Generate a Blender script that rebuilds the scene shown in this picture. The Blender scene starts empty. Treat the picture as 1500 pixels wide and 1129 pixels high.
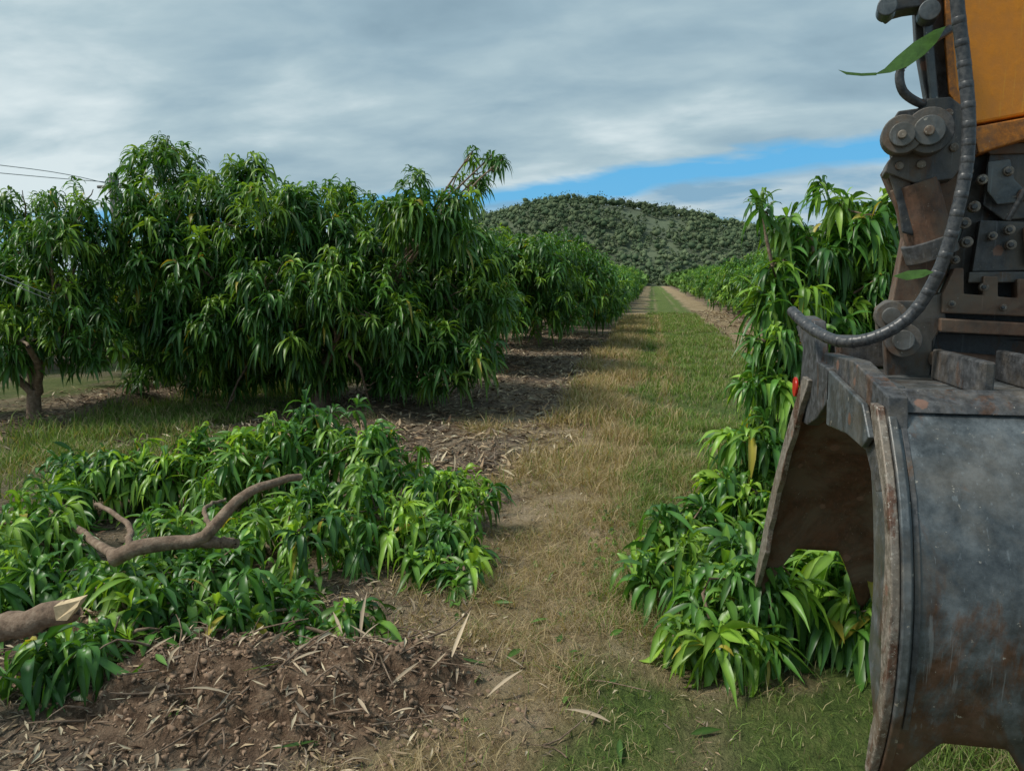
import bpy, bmesh, math, random
import numpy as np
from mathutils import Vector
R=math.radians
rng=np.random.default_rng(7); random.seed(7)
sc=bpy.context.scene
PSI=R(10.16); PIT=R(7.84); CH=2.4; FP=1133.0
fh=np.array([-math.sin(PSI),math.cos(PSI),0.]); rh=np.array([math.cos(PSI),math.sin(PSI),0.]); up=np.array([0,0,1.])
C=np.array([0,0,CH]); cp,sp=math.cos(PIT),math.sin(PIT)
# surveying helpers: turn a measured bearing into a real world position at a given distance / plane
def ray(px,py):
    u=(px-750)/FP; v=(py-564)/FP
    return fh*(cp-v*sp)+rh*u+up*(-sp-v*cp), (cp-v*sp)
def S(px,py,d):
    r,F=ray(px,py); return C+r*(d/F)
def OX(px,py,X):
    r,F=ray(px,py); return C+r*(X/r[0])
def G(px,py):
    r,F=ray(px,py); return C+r*(-CH/r[2])
# ------------------------------------------------------------ noise
def vn(x,y,s,seed=0.):
    x=x*s+seed*17.3; y=y*s+seed*9.1
    xi=np.floor(x); yi=np.floor(y); fx=x-xi; fy=y-yi
    fx=fx*fx*(3-2*fx); fy=fy*fy*(3-2*fy)
    def h(a,b):
        t=np.sin(a*127.1+b*311.7+seed)*43758.5453; return t-np.floor(t)
    return (h(xi,yi)*(1-fx)+h(xi+1,yi)*fx)*(1-fy)+(h(xi,yi+1)*(1-fx)+h(xi+1,yi+1)*fx)*fy
def ss(a,b,x):
    t=np.clip((x-a)/(b-a),0,1); return t*t*(3-2*t)
# ------------------------------------------------------------ materials
def newmat(name):
    m=bpy.data.materials.new(name); m.use_nodes=True; nt=m.node_tree
    for n in list(nt.nodes): nt.nodes.remove(n)
    o=nt.nodes.new('ShaderNodeOutputMaterial'); b=nt.nodes.new('ShaderNodeBsdfPrincipled')
    nt.links.new(b.outputs[0],o.inputs[0]); return m,nt,b,o
def N(nt,t,**k):
    n=nt.nodes.new(t)
    for a,v in k.items(): setattr(n,a,v)
    return n
def mixc(nt,fac,a,b,mode='MIX'):
    n=nt.nodes.new('ShaderNodeMix'); n.data_type='RGBA'; n.blend_type=mode
    for sock,val in ((n.inputs[0],fac),(n.inputs[6],a),(n.inputs[7],b)):
        if isinstance(val,(int,float)): sock.default_value=val
        elif isinstance(val,tuple): sock.default_value=(*val,1) if len(val)==3 else val
        else: nt.links.new(val,sock)
    return n.outputs[2]
def ntex(nt,scale,detail=5,rough=.6,coord=None,dist=0):
    n=nt.nodes.new('ShaderNodeTexNoise'); n.inputs['Scale'].default_value=scale; n.inputs['Detail'].default_value=detail
    n.inputs['Roughness'].default_value=rough; n.inputs['Distortion'].default_value=dist
    if coord is not None: nt.links.new(coord,n.inputs['Vector'])
    return n.outputs['Fac']
def ramp(nt,f,stops):
    n=nt.nodes.new('ShaderNodeValToRGB'); nt.links.new(f,n.inputs[0]); e=n.color_ramp.elements
    while len(e)<len(stops): e.new(.5)
    for i,(p,c) in enumerate(stops):
        e[i].position=p; e[i].color=(*c,1) if isinstance(c,tuple) else (c,c,c,1)
    return n.outputs[0]
def bump(nt,b,h,st,dist=.02):
    n=nt.nodes.new('ShaderNodeBump'); n.inputs['Strength'].default_value=st; n.inputs['Distance'].default_value=dist
    nt.links.new(h,n.inputs['Height']); nt.links.new(n.outputs[0],b.inputs['Normal'])
def leafmat(name,rough=.42,trans=.25,spec=.5):
    m,nt,b,o=newmat(name)
    a=N(nt,'ShaderNodeAttribute',attribute_name='Col')
    col=a.outputs['Color']
    nt.links.new(col,b.inputs['Base Color']); b.inputs['Roughness'].default_value=rough; b.inputs['Specular IOR Level'].default_value=spec
    if trans>0:
        t=N(nt,'ShaderNodeBsdfTranslucent'); c2=mixc(nt,1.0,col,(1.6,1.5,.45),'MULTIPLY'); nt.links.new(c2,t.inputs[0])
        mx=N(nt,'ShaderNodeMixShader'); mx.inputs[0].default_value=trans
        nt.links.new(b.outputs[0],mx.inputs[1]); nt.links.new(t.outputs[0],mx.inputs[2]); nt.links.new(mx.outputs[0],o.inputs[0])
    return m
M_leaf=leafmat('mango_leaf',.38,.3,.45); M_grass=leafmat('grass_blade',.6,.25,.2); M_litter=leafmat('dry_litter',.85,0,.15)
M_far=leafmat('hill_foliage',.9,0,.05)
def barkmat():
    m,nt,b,o=newmat('bark'); tc=N(nt,'ShaderNodeTexCoord')
    f=ntex(nt,14,6,.7,tc.outputs['Object']); nt.links.new(ramp(nt,f,[(.3,(.08,.05,.033)),(.5,(.2,.135,.09)),(.7,(.33,.25,.18))]),b.inputs['Base Color'])
    b.inputs['Roughness'].default_value=.9; bump(nt,b,ntex(nt,40,5,.7,tc.outputs['Object']),.6,.02); return m
M_bark=barkmat()
def simple(name,c,rough=.8,var=.3,scale=20,metal=0):
    m,nt,b,o=newmat(name); tc=N(nt,'ShaderNodeTexCoord'); f=ntex(nt,scale,5,.6,tc.outputs['Object'])
    lo=tuple(x*(1-var) for x in c); hi=tuple(min(1,x*(1+var)) for x in c)
    nt.links.new(ramp(nt,f,[(.3,lo),(.7,hi)]),b.inputs['Base Color']); b.inputs['Roughness'].default_value=rough; b.inputs['Metallic'].default_value=metal
    bump(nt,b,f,.25,.01); return m
M_cut=simple('cut_wood',(.55,.42,.25),.8,.25,30)
M_pole=simple('weathered_pole',(.2,.19,.18))
M_wire=simple('galvanised_wire',(.4,.42,.44),.5,.1)
def steelmat(name,base,rust,amt,rough=.45,metal=.35,scale=5,mud=.45,chips=.68,spots=.8,con=1.,scr=.35,soft=.07,low=0.):
    m,nt,b,o=newmat(name); tc=N(nt,'ShaderNodeTexCoord'); co=tc.outputs['Object']
    mp=N(nt,'ShaderNodeMapping'); mp.inputs['Scale'].default_value=(1,1,.4); nt.links.new(co,mp.inputs[0])
    f1=ntex(nt,scale,8,.72,mp.outputs[0],.5); f2=ntex(nt,scale*4,8,.72,co); f3=ntex(nt,scale*11,4,.7,co); f4=ntex(nt,2.3,6,.65,co,.6)
    c=ramp(nt,f2,[(.34,tuple(x*(1-.5*con) for x in base)),(.5,base),(.66,tuple(min(1,x*(1+.7*con)) for x in base))])
    if low:   # corrosion is worse towards the ground-engaging edge
        sx=N(nt,'ShaderNodeSeparateXYZ'); nt.links.new(co,sx.inputs[0]); mr=N(nt,'ShaderNodeMapRange'); mr.inputs[1].default_value=1.5; mr.inputs[2].default_value=.7; mr.inputs[3].default_value=0; mr.inputs[4].default_value=low
        nt.links.new(sx.outputs[2],mr.inputs[0]); aa=N(nt,'ShaderNodeMath',operation='ADD'); nt.links.new(f1,aa.inputs[0]); nt.links.new(mr.outputs[0],aa.inputs[1]); f1=aa.outputs[0]
    k=ramp(nt,f1,[(amt,0.),(amt+soft,1.)])
    rc=ramp(nt,f2,[(.36,tuple(x*.45 for x in rust)),(.62,rust)])
    c=mixc(nt,k,c,rc)
    c=mixc(nt,ramp(nt,f4,[(.48,0.),(.62,mud)]),c,(.2,.16,.115))
    sm=N(nt,'ShaderNodeMapping'); sm.inputs['Scale'].default_value=(60,60,2.2); sm.inputs['Rotation'].default_value=(.1,.12,0); nt.links.new(co,sm.inputs[0])
    f5=ntex(nt,1.,3,.6,sm.outputs[0]); c=mixc(nt,ramp(nt,f5,[(.64,0.),(.70,scr)]),c,tuple(min(1,x*2.6+.03) for x in base))
    c=mixc(nt,ramp(nt,f3,[(chips,0.),(chips+.03,1.)]),c,(.36,.33,.28))
    vo=N(nt,'ShaderNodeTexVoronoi'); vo.inputs['Scale'].default_value=4.2; nt.links.new(co,vo.inputs['Vector'])
    ad=N(nt,'ShaderNodeMath',operation='ADD'); nt.links.new(vo.outputs['Distance'],ad.inputs[0])
    ml=N(nt,'ShaderNodeMath',operation='MULTIPLY'); nt.links.new(f3,ml.inputs[0]); ml.inputs[1].default_value=.12; nt.links.new(ml.outputs[0],ad.inputs[1])
    c=mixc(nt,ramp(nt,ad.outputs[0],[(.15,spots),(.17,0.)]),c,(.24,.13,.09))
    nt.links.new(c,b.inputs['Base Color']); b.inputs['Metallic'].default_value=metal
    r=ramp(nt,f2,[(.35,rough-.1),(.65,rough+.28)]); nt.links.new(r,b.inputs['Roughness'])
    bump(nt,b,f2,.45,.006); return m
M_steel=steelmat('worn_steel',(.10,.112,.118),(.15,.085,.055),.57,.38,.45,2.4,.35,.66,soft=.08,low=.15)
M_dark=steelmat('dirty_dark_steel',(.065,.067,.07),(.12,.065,.04),.55,.5,.25,6,.45)
M_rust=steelmat('rusty_steel',(.11,.065,.045),(.17,.09,.055),.4,.65,.15,6,.5)
M_inner=steelmat('rusty_inner_face',(.10,.05,.03),(.15,.068,.036),.42,.7,.1,4,.5)
M_edge=steelmat('scraped_edge_steel',(.21,.18,.15),(.15,.078,.05),.5,.5,.3,7,.5,.6)
M_orange=steelmat('orange_paint',(.74,.25,.012),(.42,.13,.012),.68,.4,0,3,.10,.74,0.,.18,.15)
M_orange2=steelmat('orange_paint_worn',(.42,.14,.015),(.2,.075,.03),.6,.5,0,7,.3)
M_red=simple('red_lens',(.5,.02,.01),.3,.1)
def hosemat():
    m,nt,b,o=newmat('black_rubber_hose'); b.inputs['Roughness'].default_value=.38
    tc=N(nt,'ShaderNodeTexCoord'); f=ntex(nt,60,4,.6,tc.outputs['Object'])
    nt.links.new(ramp(nt,f,[(.35,(.025,.028,.033)),(.7,(.085,.085,.085))]),b.inputs['Base Color']); bump(nt,b,f,.3,.004); return m
M_hose=hosemat()
# ------------------------------------------------------------ mesh utils
def link(o,parent=None):
    sc.collection.objects.link(o)
    if parent: o.parent=parent
    return o
def mesh_np(name,V,Q,mats,col=None,mi=None,smooth=False):
    me=bpy.data.meshes.new(name); V=np.asarray(V,dtype=np.float32); Q=np.asarray(Q,dtype=np.int32)
    me.vertices.add(len(V)); me.vertices.foreach_set('co',V.ravel())
    k=Q.shape[1]; me.loops.add(Q.size); me.loops.foreach_set('vertex_index',Q.ravel())
    me.polygons.add(len(Q)); me.polygons.foreach_set('loop_start',np.arange(0,Q.size,k,dtype=np.int32))
    for m in mats: me.materials.append(m)
    if mi is not None: me.polygons.foreach_set('material_index',np.asarray(mi,dtype=np.int32))
    if smooth: me.polygons.foreach_set('use_smooth',np.ones(len(Q),dtype=bool))
    me.update(calc_edges=True)
    if col is not None:
        a=me.attributes.new('Col','FLOAT_COLOR','POINT'); c=np.ones((len(V),4),dtype=np.float32); c[:,:3]=col; a.data.foreach_set('color',c.ravel())
    return me
def nrm(a): return a/np.maximum(np.linalg.norm(a,axis=-1,keepdims=True),1e-9)
def leaves(P,D,L,W,droop,col,st=5,rib=1.5,fold=.25,wav=0.):
    n=len(P); D=nrm(D); side=np.cross(D,up+rng.normal(0,.35,(n,3))); side=nrm(side); bend=rng.normal(0,.12,n)
    ts=np.linspace(0,1,st); prof={5:[.12,.85,1.,.6,.02],4:[.15,1.,.8,.02],3:[.2,1.,.05],6:[.1,.72,1.,.85,.45,.01],7:[.1,.6,.95,1.,.82,.45,.02]}[st]
    V=np.zeros((n,st,3,3)); CC=np.zeros((n,st,3,3))
    for i,t in enumerate(ts):
        c=P+L[:,None]*(D*(t-.35*droop[:,None]*t*t)+np.array([0,0,-1])*(droop[:,None]*.75*t*t)+side*(bend[:,None]*t*t))
        tan=nrm(D*(1-.7*droop[:,None]*t)+np.array([0,0,-1])*(droop[:,None]*1.5*t)); nn=nrm(np.cross(side,tan))
        w=(W*prof[i])[:,None]*.5
        wv=(wav*W*np.sin(t*14+n*np.arange(n)))[:,None] if wav else 0
        V[:,i,0]=c-side*w+nn*w*fold*2+nn*wv; V[:,i,1]=c; V[:,i,2]=c+side*w+nn*w*fold*2-nn*wv
        CC[:,i,0]=col; CC[:,i,2]=col*.88; CC[:,i,1]=col*rib
    V=V.reshape(-1,3); CC=CC.reshape(-1,3)
    q=[]
    for i in range(st-1):
        for j in range(2): a=i*3+j; q.append([a,a+1,a+4,a+3])
    q=np.array(q); F=(q[None]+ (np.arange(n)*st*3)[:,None,None]).reshape(-1,4)
    return V,F,CC
def clusters(P,A,nl,L,W,st=5,light=.18,sat=1.,wav=0.,lo=25,hi=115,dr=(.35,1.1)):
    n=len(P); A=nrm(A)
    t1=nrm(np.cross(A,np.array([.3,.5,.81]))); t2=np.cross(A,t1)
    i=np.arange(nl)[None,:]; ph=i*2.399963+rng.uniform(0,6.28,(n,1))+rng.normal(0,.3,(n,nl))
    el=np.radians(lo+(hi-lo)*(i/nl)+rng.normal(0,14,(n,nl)))
    D=A[:,None]*np.cos(el)[...,None]+(t1[:,None]*np.cos(ph)[...,None]+t2[:,None]*np.sin(ph)[...,None])*np.sin(el)[...,None]
    csz=rng.uniform(.65,1.2,(n,1))
    LL=L*csz*rng.uniform(.6,1.15,(n,nl)); WW=W*csz*rng.uniform(.75,1.2,(n,nl)); dd=rng.uniform(dr[0],dr[1],(n,nl))*rng.uniform(.7,1.25,(n,1))
    base=P[:,None]-A[:,None]*(L*.4*(i/nl))[...,None]*np.ones((n,nl,1))
    k=rng.random((n,1,1)); dark=np.array([.030,.088,.020]); mid=np.array([.070,.170,.028]); lt=np.array([.22,.35,.045])
    c=dark+(mid-dark)*k; islt=(rng.random((n,1,1))<light)*rng.uniform(.2,1,(n,1,1)); 
    tipw=np.clip(1.25-i/nl,0,1)[...,None]          # young leaves sit at the shoot tip
    c=c+(lt-c)*islt*tipw
    c=c*rng.uniform(.7,1.3,(n,nl,1))*np.ones((n,nl,3))
    yel=(rng.random((n,nl,1))<.008); c=np.where(yel,np.array([.3,.25,.04]),c)
    c=c*sat
    return leaves(base.reshape(-1,3),D.reshape(-1,3),LL.ravel(),WW.ravel(),dd.ravel(),c.reshape(-1,3),st,1.45,.22,wav)
def sample(lobes,dens,inner=.3,sq=.9,upb=.55,zmin=None,rej=.72,jr=1.1,an=.3):
    Ps=[];As=[]
    Lc=np.array([l[:3] for l in lobes]); Lr=np.array([l[3] for l in lobes])
    for c,r in zip(Lc,Lr):
        n=int(dens*4*math.pi*r*r); d=nrm(rng.normal(0,1,(n,3)))
        rad=r*rng.uniform(.75,jr,(n,1)); ni=int(n*inner); rad[:ni]=r*rng.uniform(.2,.75,(ni,1))
        p=c+d*rad*np.array([1,1,sq])
        dist=np.linalg.norm((p[:,None]-Lc[None])/np.array([1,1,sq]),axis=2)/Lr[None]
        keep=(np.sum(dist<rej,axis=1)==0); keep[:ni]=True
        Ps.append(p[keep]); As.append((d+up*upb+rng.normal(0,an,d.shape))[keep])
    P=np.vstack(Ps); A=np.vstack(As)
    if zmin is not None: k=P[:,2]>zmin; P=P[k];A=A[k]
    return P,A
def tube(pts,rad,seg=8,cap=True):
    pts=np.array(pts,dtype=float); n=len(pts); V=[];Q=[]
    T=np.gradient(pts,axis=0); T=nrm(T); ref=np.array([.31,.2,.93]) if abs(T[0][2])<.8 else np.array([1.,.1,0])
    for i in range(n):
        a=nrm(np.cross(T[i],ref)); b=np.cross(T[i],a)
        for j in range(seg):
            t=2*math.pi*j/seg; V.append(pts[i]+(a*math.cos(t)+b*math.sin(t))*rad[i])
    for i in range(n-1):
        for j in range(seg):
            k=(j+1)%seg; Q.append([i*seg+j,i*seg+k,(i+1)*seg+k,(i+1)*seg+j])
    return V,Q
def smooth_path(pts,n=12,jit=0.):
    pts=np.array(pts,dtype=float); m=len(pts); out=[]
    for t in np.linspace(0,m-1,n):
        i=min(int(t),m-2); f=t-i; p0=pts[max(i-1,0)];p1=pts[i];p2=pts[i+1];p3=pts[min(i+2,m-1)]
        out.append(.5*((2*p1)+(-p0+p2)*f+(2*p0-5*p1+4*p2-p3)*f*f+(-p0+3*p1-3*p2+p3)*f**3))
    out=np.array(out); 
    if jit: out[1:-1]+=rng.normal(0,jit,out[1:-1].shape)
    return out
def tubes_mesh(name,lst,mat):
    V=[];Q=[]
    for pts,rad,seg in lst:
        v,q=tube(pts,rad,seg); o=len(V); V+=v; Q+=[[a+o for a in f] for f in q]
    return mesh_np(name,V,Q,[mat],smooth=True)
def empty(name,loc=(0,0,0)):
    o=bpy.data.objects.new(name,None); o.location=loc; o.empty_display_size=.3; sc.collection.objects.link(o); return o
# ------------------------------------------------------------ ground
def mound(x,y):
    h=.30*np.exp(-(((x+2.3)/.95)**2+((y-3.85)/.5)**2))+.2*np.exp(-(((x+1.5)/.45)**2+((y-4.2)/.35)**2))
    h+=.16*np.exp(-(((x+3.4)/.8)**2+((y-4.4)/.45)**2))
    return h
def Hgt(x,y):
    near=np.exp(-np.maximum(0,np.hypot(x,y)-6)/25)
    h=.07*(vn(x,y,.5,1)-.5)+.05*(vn(x,y,1.6,2)-.5)*near+.02*(vn(x,y,5,3)-.5)*near
    m=mound(x,y); h=h+m+ss(.02,.15,m)*(.14*(vn(x,y,3.4,4)-.5)+.12*(vn(x,y,7,5)-.5)+.08*(vn(x,y,14,6)-.5)+.05*(vn(x+y*.3,y,27,7)-.5))
    h+=.12*np.exp(-((x+5)/1.2)**2)*ss(7,9,y)+.2*np.exp(-((x+9.6)/.5)**2)*ss(8,10,y)*(.4+vn(x,y,.8,9))+.12*np.exp(-((x-6.5)/1.4)**2)
    h+=.10*ss(-4.5,-3.6,x)*(1-ss(-2.2,-1.5,x))*ss(6,7,y)*(1-ss(22,30,y))*(vn(x,y,1.4,8)+.5*vn(x,y,3.1,10)-.5)
    h-=.04*np.exp(-((x-.3)/.25)**2)+.04*np.exp(-((x-2.0)/.25)**2)
    return h
def zones(x,y):
    n1=vn(x,y,.6,11)-.5; n2=vn(x,y,2.2,12)-.5; n3=vn(x,y,.17,13)-.5; w=n1*.7+n2*.45+n3*.3
    green=ss(-.55,-.05,x+w*.9)*(1-ss(2.5,3.2,x+w*.8))
    green=np.maximum(green,ss(-9.3,-8.8,x+w)*(1-ss(-7.0,-6.2,x+w))*.85)
    green=np.maximum(green,(1-ss(-12,-11.2,x+w))*ss(-15.6,-15,x+w)*.8)
    green=np.maximum(green,ss(10,11,x+w)*(1-ss(14,15,x+w))*.8)
    green*=1-.9*ss(.02,.1,mound(x,y))
    pt=ss(.48,.64,vn(x,y,.75,31)*.6+vn(x,y,2.6,32)*.4)
    trk=np.exp(-((x-.35+.1*n1)/.16)**2)+.8*np.exp(-((x-2.0+.1*n1)/.16)**2)
    green*=1-.75*pt*(1-ss(14,26,y)); green*=1-.5*np.clip(trk,0,1)*ss(.3,.6,vn(x,y,.5,33))
    dry=ss(-1.9,-1.3,x+w*.8)*(1-ss(-.5,.0,x+w*.8)); dry=np.maximum(dry,ss(.5,.75,vn(x,y,.9,21))*.8*(x<-1)*(y>4.5)*(x>-8)*(y<13))
    dry=np.maximum(dry,(y<6.5)*ss(-1.7,-1.2,x+w*.6)*(1-ss(.2,.9,x+w))*.95)
    dry=np.maximum(dry,.85*pt*(x>-.6)*(x<3.2)*(1-ss(14,26,y)))
    dry=np.maximum(dry,.6*np.clip(trk,0,1))
    dry=np.maximum(dry,.8*ss(2.6,3.2,x+w*.8)*(1-ss(4.6,5.4,x+w)))
    soil=ss(.03,.09,mound(x,y)+.03*(n2))
    return green,dry*(1-soil),soil
def axis(a,b,st,lo,hi,g=1.07,mx=60):
    c=list(np.arange(a,b,st)); s=st
    while c[-1]<hi: s=min(s*g,mx); c.append(c[-1]+s)
    s=st; l=[]; v=a
    while v>lo: s=min(s*g,mx); v-=s; l.append(v)
    return np.array(l[::-1]+c)
xs=axis(-9,5,.035,-900,900); ys=axis(2.5,10,.03,-60,1500,1.045)
XX,YY=np.meshgrid(xs,ys); X=XX.ravel();Y=YY.ravel(); Z=Hgt(X,Y)
g,dr,so=zones(X,Y); nx=len(xs); ny=len(ys)
ii=(np.arange(ny-1)[:,None]*nx+np.arange(nx-1)[None]).ravel()
Q=np.stack([ii,ii+1,ii+nx+1,ii+nx],1)
def groundmat():
    m,nt,b,o=newmat('orchard_ground'); a=N(nt,'ShaderNodeAttribute',attribute_name='Col'); sx=N(nt,'ShaderNodeSeparateColor'); nt.links.new(a.outputs['Color'],sx.inputs[0])
    tc=N(nt,'ShaderNodeTexCoord'); co=tc.outputs['Object']
    f1=ntex(nt,1.3,8,.65,co); f2=ntex(nt,9,8,.7,co); f3=ntex(nt,45,5,.7,co)
    mp=N(nt,'ShaderNodeMapping'); mp.inputs['Scale'].default_value=(1,.35,1); nt.links.new(co,mp.inputs[0]); f4=ntex(nt,16,8,.75,mp.outputs[0],.5)
    mulch=ramp(nt,f2,[(.3,(.09,.065,.048)),(.48,(.19,.145,.11)),(.6,(.29,.225,.165)),(.72,(.4,.32,.23))])
    mulch=mixc(nt,ramp(nt,f1,[(.42,0.),(.6,.8)]),mulch,(.4,.31,.21))
    dry=ramp(nt,f4,[(.3,(.2,.14,.07)),(.5,(.38,.285,.155)),(.7,(.54,.43,.26))])
    dry=mixc(nt,ramp(nt,f1,[(.5,0.),(.62,.9)]),dry,(.54,.42,.28))
    gr=ramp(nt,f4,[(.3,(.06,.09,.025)),(.5,(.12,.18,.045)),(.68,(.22,.26,.08))])
    gr=mixc(nt,ramp(nt,f1,[(.5,0.),(.7,.5)]),gr,(.27,.25,.1))
    soil=ramp(nt,f2,[(.32,(.11,.066,.042)),(.5,(.26,.17,.11)),(.68,(.42,.30,.205))])
    c=mixc(nt,sx.outputs[1],mulch,dry); c=mixc(nt,sx.outputs[0],c,gr); c=mixc(nt,sx.outputs[2],c,soil)
    c=mixc(nt,1.,c,ramp(nt,f3,[(.3,.7),(.7,1.25)]),'MULTIPLY')
    nt.links.new(c,b.inputs['Base Color']); b.inputs['Roughness'].default_value=.95; b.inputs['Specular IOR Level'].default_value=.15
    ad=N(nt,'ShaderNodeMath',operation='ADD'); nt.links.new(f2,ad.inputs[0]); nt.links.new(f3,ad.inputs[1]); bump(nt,b,ad.outputs[0],1.,.08); return m
me=mesh_np('ground',np.stack([X,Y,Z],1),Q,[groundmat()],np.stack([g,dr,so],1),smooth=True); link(bpy.data.objects.new('ground',me))
# ------------------------------------------------------------ grass
def blades(P,H,Wd,col,lean=.5):
    n=len(P); a=rng.uniform(0,6.283,n); sd=np.stack([np.cos(a),np.sin(a),0*a],1); l=rng.normal(0,lean,(n,2)); ln=np.stack([l[:,0],l[:,1],0*a],1)
    V=np.zeros((n,3,2,3)); Cc=np.zeros((n,3,2,3))
    for i,(t,w) in enumerate(((0,1),(.55,.75),(1,.08))):
        c=P+up*(H*t*(1-.25*t*np.minimum(1,np.hypot(l[:,0],l[:,1]))))[:,None]+ln*(H*t*t)[:,None]
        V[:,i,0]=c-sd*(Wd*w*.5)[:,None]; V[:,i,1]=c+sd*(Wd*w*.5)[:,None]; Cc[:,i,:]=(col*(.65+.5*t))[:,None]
    b=np.array([[0,1,3,2],[2,3,5,4]]); return V.reshape(-1,3),(b[None]+(np.arange(n)*6)[:,None,None]).reshape(-1,4),Cc.reshape(-1,3)
def scat(n,x0,x1,y0,y1,pw=1.):
    x=rng.uniform(x0,x1,n); y=y0+(y1-y0)*rng.random(n)**pw; return x,y
def do_grass(n,box,kind,hr,wd,pw=1.,lean=.5,fade=0.):
    x,y=scat(n,*box,pw); g,d,s=zones(x,y); m={'g':g,'d':d}[kind]*(1-s)
    patch=ss(.25,.6,vn(x,y,1.1,41)*.6+vn(x,y,3.3,42)*.4)
    if fade: m=m*ss(box[2],box[2]+fade,y)
    k=rng.random(n)<m*(.15+.85*patch) ; x=x[k];y=y[k];patch=patch[k]; n=len(x)
    P=np.stack([x,y,Hgt(x,y)-.01],1); sc_=1+np.maximum(0,y-6)*.05
    H=rng.uniform(hr[0],hr[1],n)*(.5+.8*patch); W_=wd*sc_*rng.uniform(.6,1.4,n)
    r=rng.random((n,1))
    if kind=='g':
        c=np.array([.10,.18,.035])+(np.array([.24,.35,.08])-np.array([.10,.18,.035]))*r; st=(rng.random((n,1))<.28); c=np.where(st,np.array([.46,.4,.22])*(.6+.5*r),c)
    else:
        c=np.array([.28,.2,.1])+(np.array([.6,.48,.28])-np.array([.28,.2,.1]))*r; st=(rng.random((n,1))<.12); c=np.where(st,np.array([.17,.25,.06]),c)
    return blades(P,H,W_,c,lean)
def join(parts):
    V=[];F=[];Cc=[];o=0
    for v,f,c in parts: V.append(v);F.append(f+o);Cc.append(c);o+=len(v)
    return np.vstack(V),np.vstack(F),np.vstack(Cc)
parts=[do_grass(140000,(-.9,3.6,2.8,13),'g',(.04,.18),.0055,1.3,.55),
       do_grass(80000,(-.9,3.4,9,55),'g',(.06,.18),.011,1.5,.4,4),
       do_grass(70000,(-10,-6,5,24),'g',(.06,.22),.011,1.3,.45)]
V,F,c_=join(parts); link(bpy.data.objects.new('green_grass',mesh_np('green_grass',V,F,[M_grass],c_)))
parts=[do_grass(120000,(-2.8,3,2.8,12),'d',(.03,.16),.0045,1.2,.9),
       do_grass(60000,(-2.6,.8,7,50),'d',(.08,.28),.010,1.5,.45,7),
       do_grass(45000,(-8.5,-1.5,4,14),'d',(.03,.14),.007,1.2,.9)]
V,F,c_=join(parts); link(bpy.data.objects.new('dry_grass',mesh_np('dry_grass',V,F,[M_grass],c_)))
def weeds():
    n=420; x,y=scat(n,-.5,.5,3.4,8); k=vn(x,y,.9,51)>.5; x=x[k];y=y[k]
    P=np.stack([x,y,Hgt(x,y)+rng.uniform(.02,.12,len(x))],1); A=np.tile(up,(len(x),1))+rng.normal(0,.3,(len(x),3))
    v,f,c=clusters(P,A,12,.04,.013,3,.6); return v,f,c*.95
V,F,c_=weeds(); link(bpy.data.objects.new('broadleaf_weeds',mesh_np('broadleaf_weeds',V,F,[M_leaf],c_)))
def litter():
    out=[]
    for n,box,sz in ((9000,(-6.8,-1.,3.,12),(.03,.12)),(16000,(-8,-1.,9,34),(.08,.24)),(9000,(3,9,8,60),(.15,.35)),(7000,(-12.5,-8.8,5,22),(.08,.2)),(3000,(-1.6,.6,3,9),(.02,.07)),(3500,(-4,-1,3,5.5),(.015,.10))):
        x,y=scat(n,*box,1.3); g,d,s=zones(x,y); k=rng.random(n)>np.maximum(np.maximum(g*.95,d*.55),s*.5); x=x[k];y=y[k];n=len(x)
        P=np.stack([x,y,Hgt(x,y)+rng.uniform(.0,.03,n)],1); a=rng.uniform(0,6.28,n); D=np.stack([np.cos(a),np.sin(a),rng.normal(.05,.25,n)],1)
        L=rng.uniform(*sz,n); r=rng.random((n,1)); pal=np.array([[.13,.085,.055],[.27,.19,.12],[.4,.3,.19],[.5,.42,.29],[.2,.16,.12]]); c=pal[rng.integers(0,5,n)]*(.7+.5*r)
        out.append(leaves(P,D,L,L*rng.uniform(.1,.28,n),rng.uniform(-.3,.5,n),c,3,1.1,.35))
    n=150; x=rng.normal(-2.3,.9,n); y=rng.normal(4.1,.4,n); P=np.stack([x,y,Hgt(x,y)+.02],1); D=np.stack([rng.normal(0,1,n),rng.normal(0,1,n),rng.uniform(0,.9,n)],1); L=rng.uniform(.06,.3,n)
    out.append(leaves(P,D,L,L*.09,rng.uniform(-.2,.6,n),np.array([.5,.4,.28])*rng.uniform(.5,1.1,(n,1)),5,1.1,.4))
    return join(out)
V,F,c_=litter(); link(bpy.data.objects.new('leaf_litter',mesh_np('leaf_litter',V,F,[M_litter],c_)))
n=90; x=rng.uniform(-3.6,.4,n); y=rng.uniform(3.3,6.5,n); P=np.stack([x,y,Hgt(x,y)+.02],1); a=rng.uniform(0,6.28,n)
V,F,c_=leaves(P,np.stack([np.cos(a),np.sin(a),rng.normal(.1,.15,n)],1),rng.uniform(.08,.22,n),rng.uniform(.025,.045,n),rng.uniform(-.1,.4,n),np.array([.08,.17,.03])*rng.uniform(.5,1.4,(n,1)),6,1.4,.2)
link(bpy.data.objects.new('dropped_green_leaves',mesh_np('dropped_green_leaves',V,F,[M_leaf],c_)))
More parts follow.
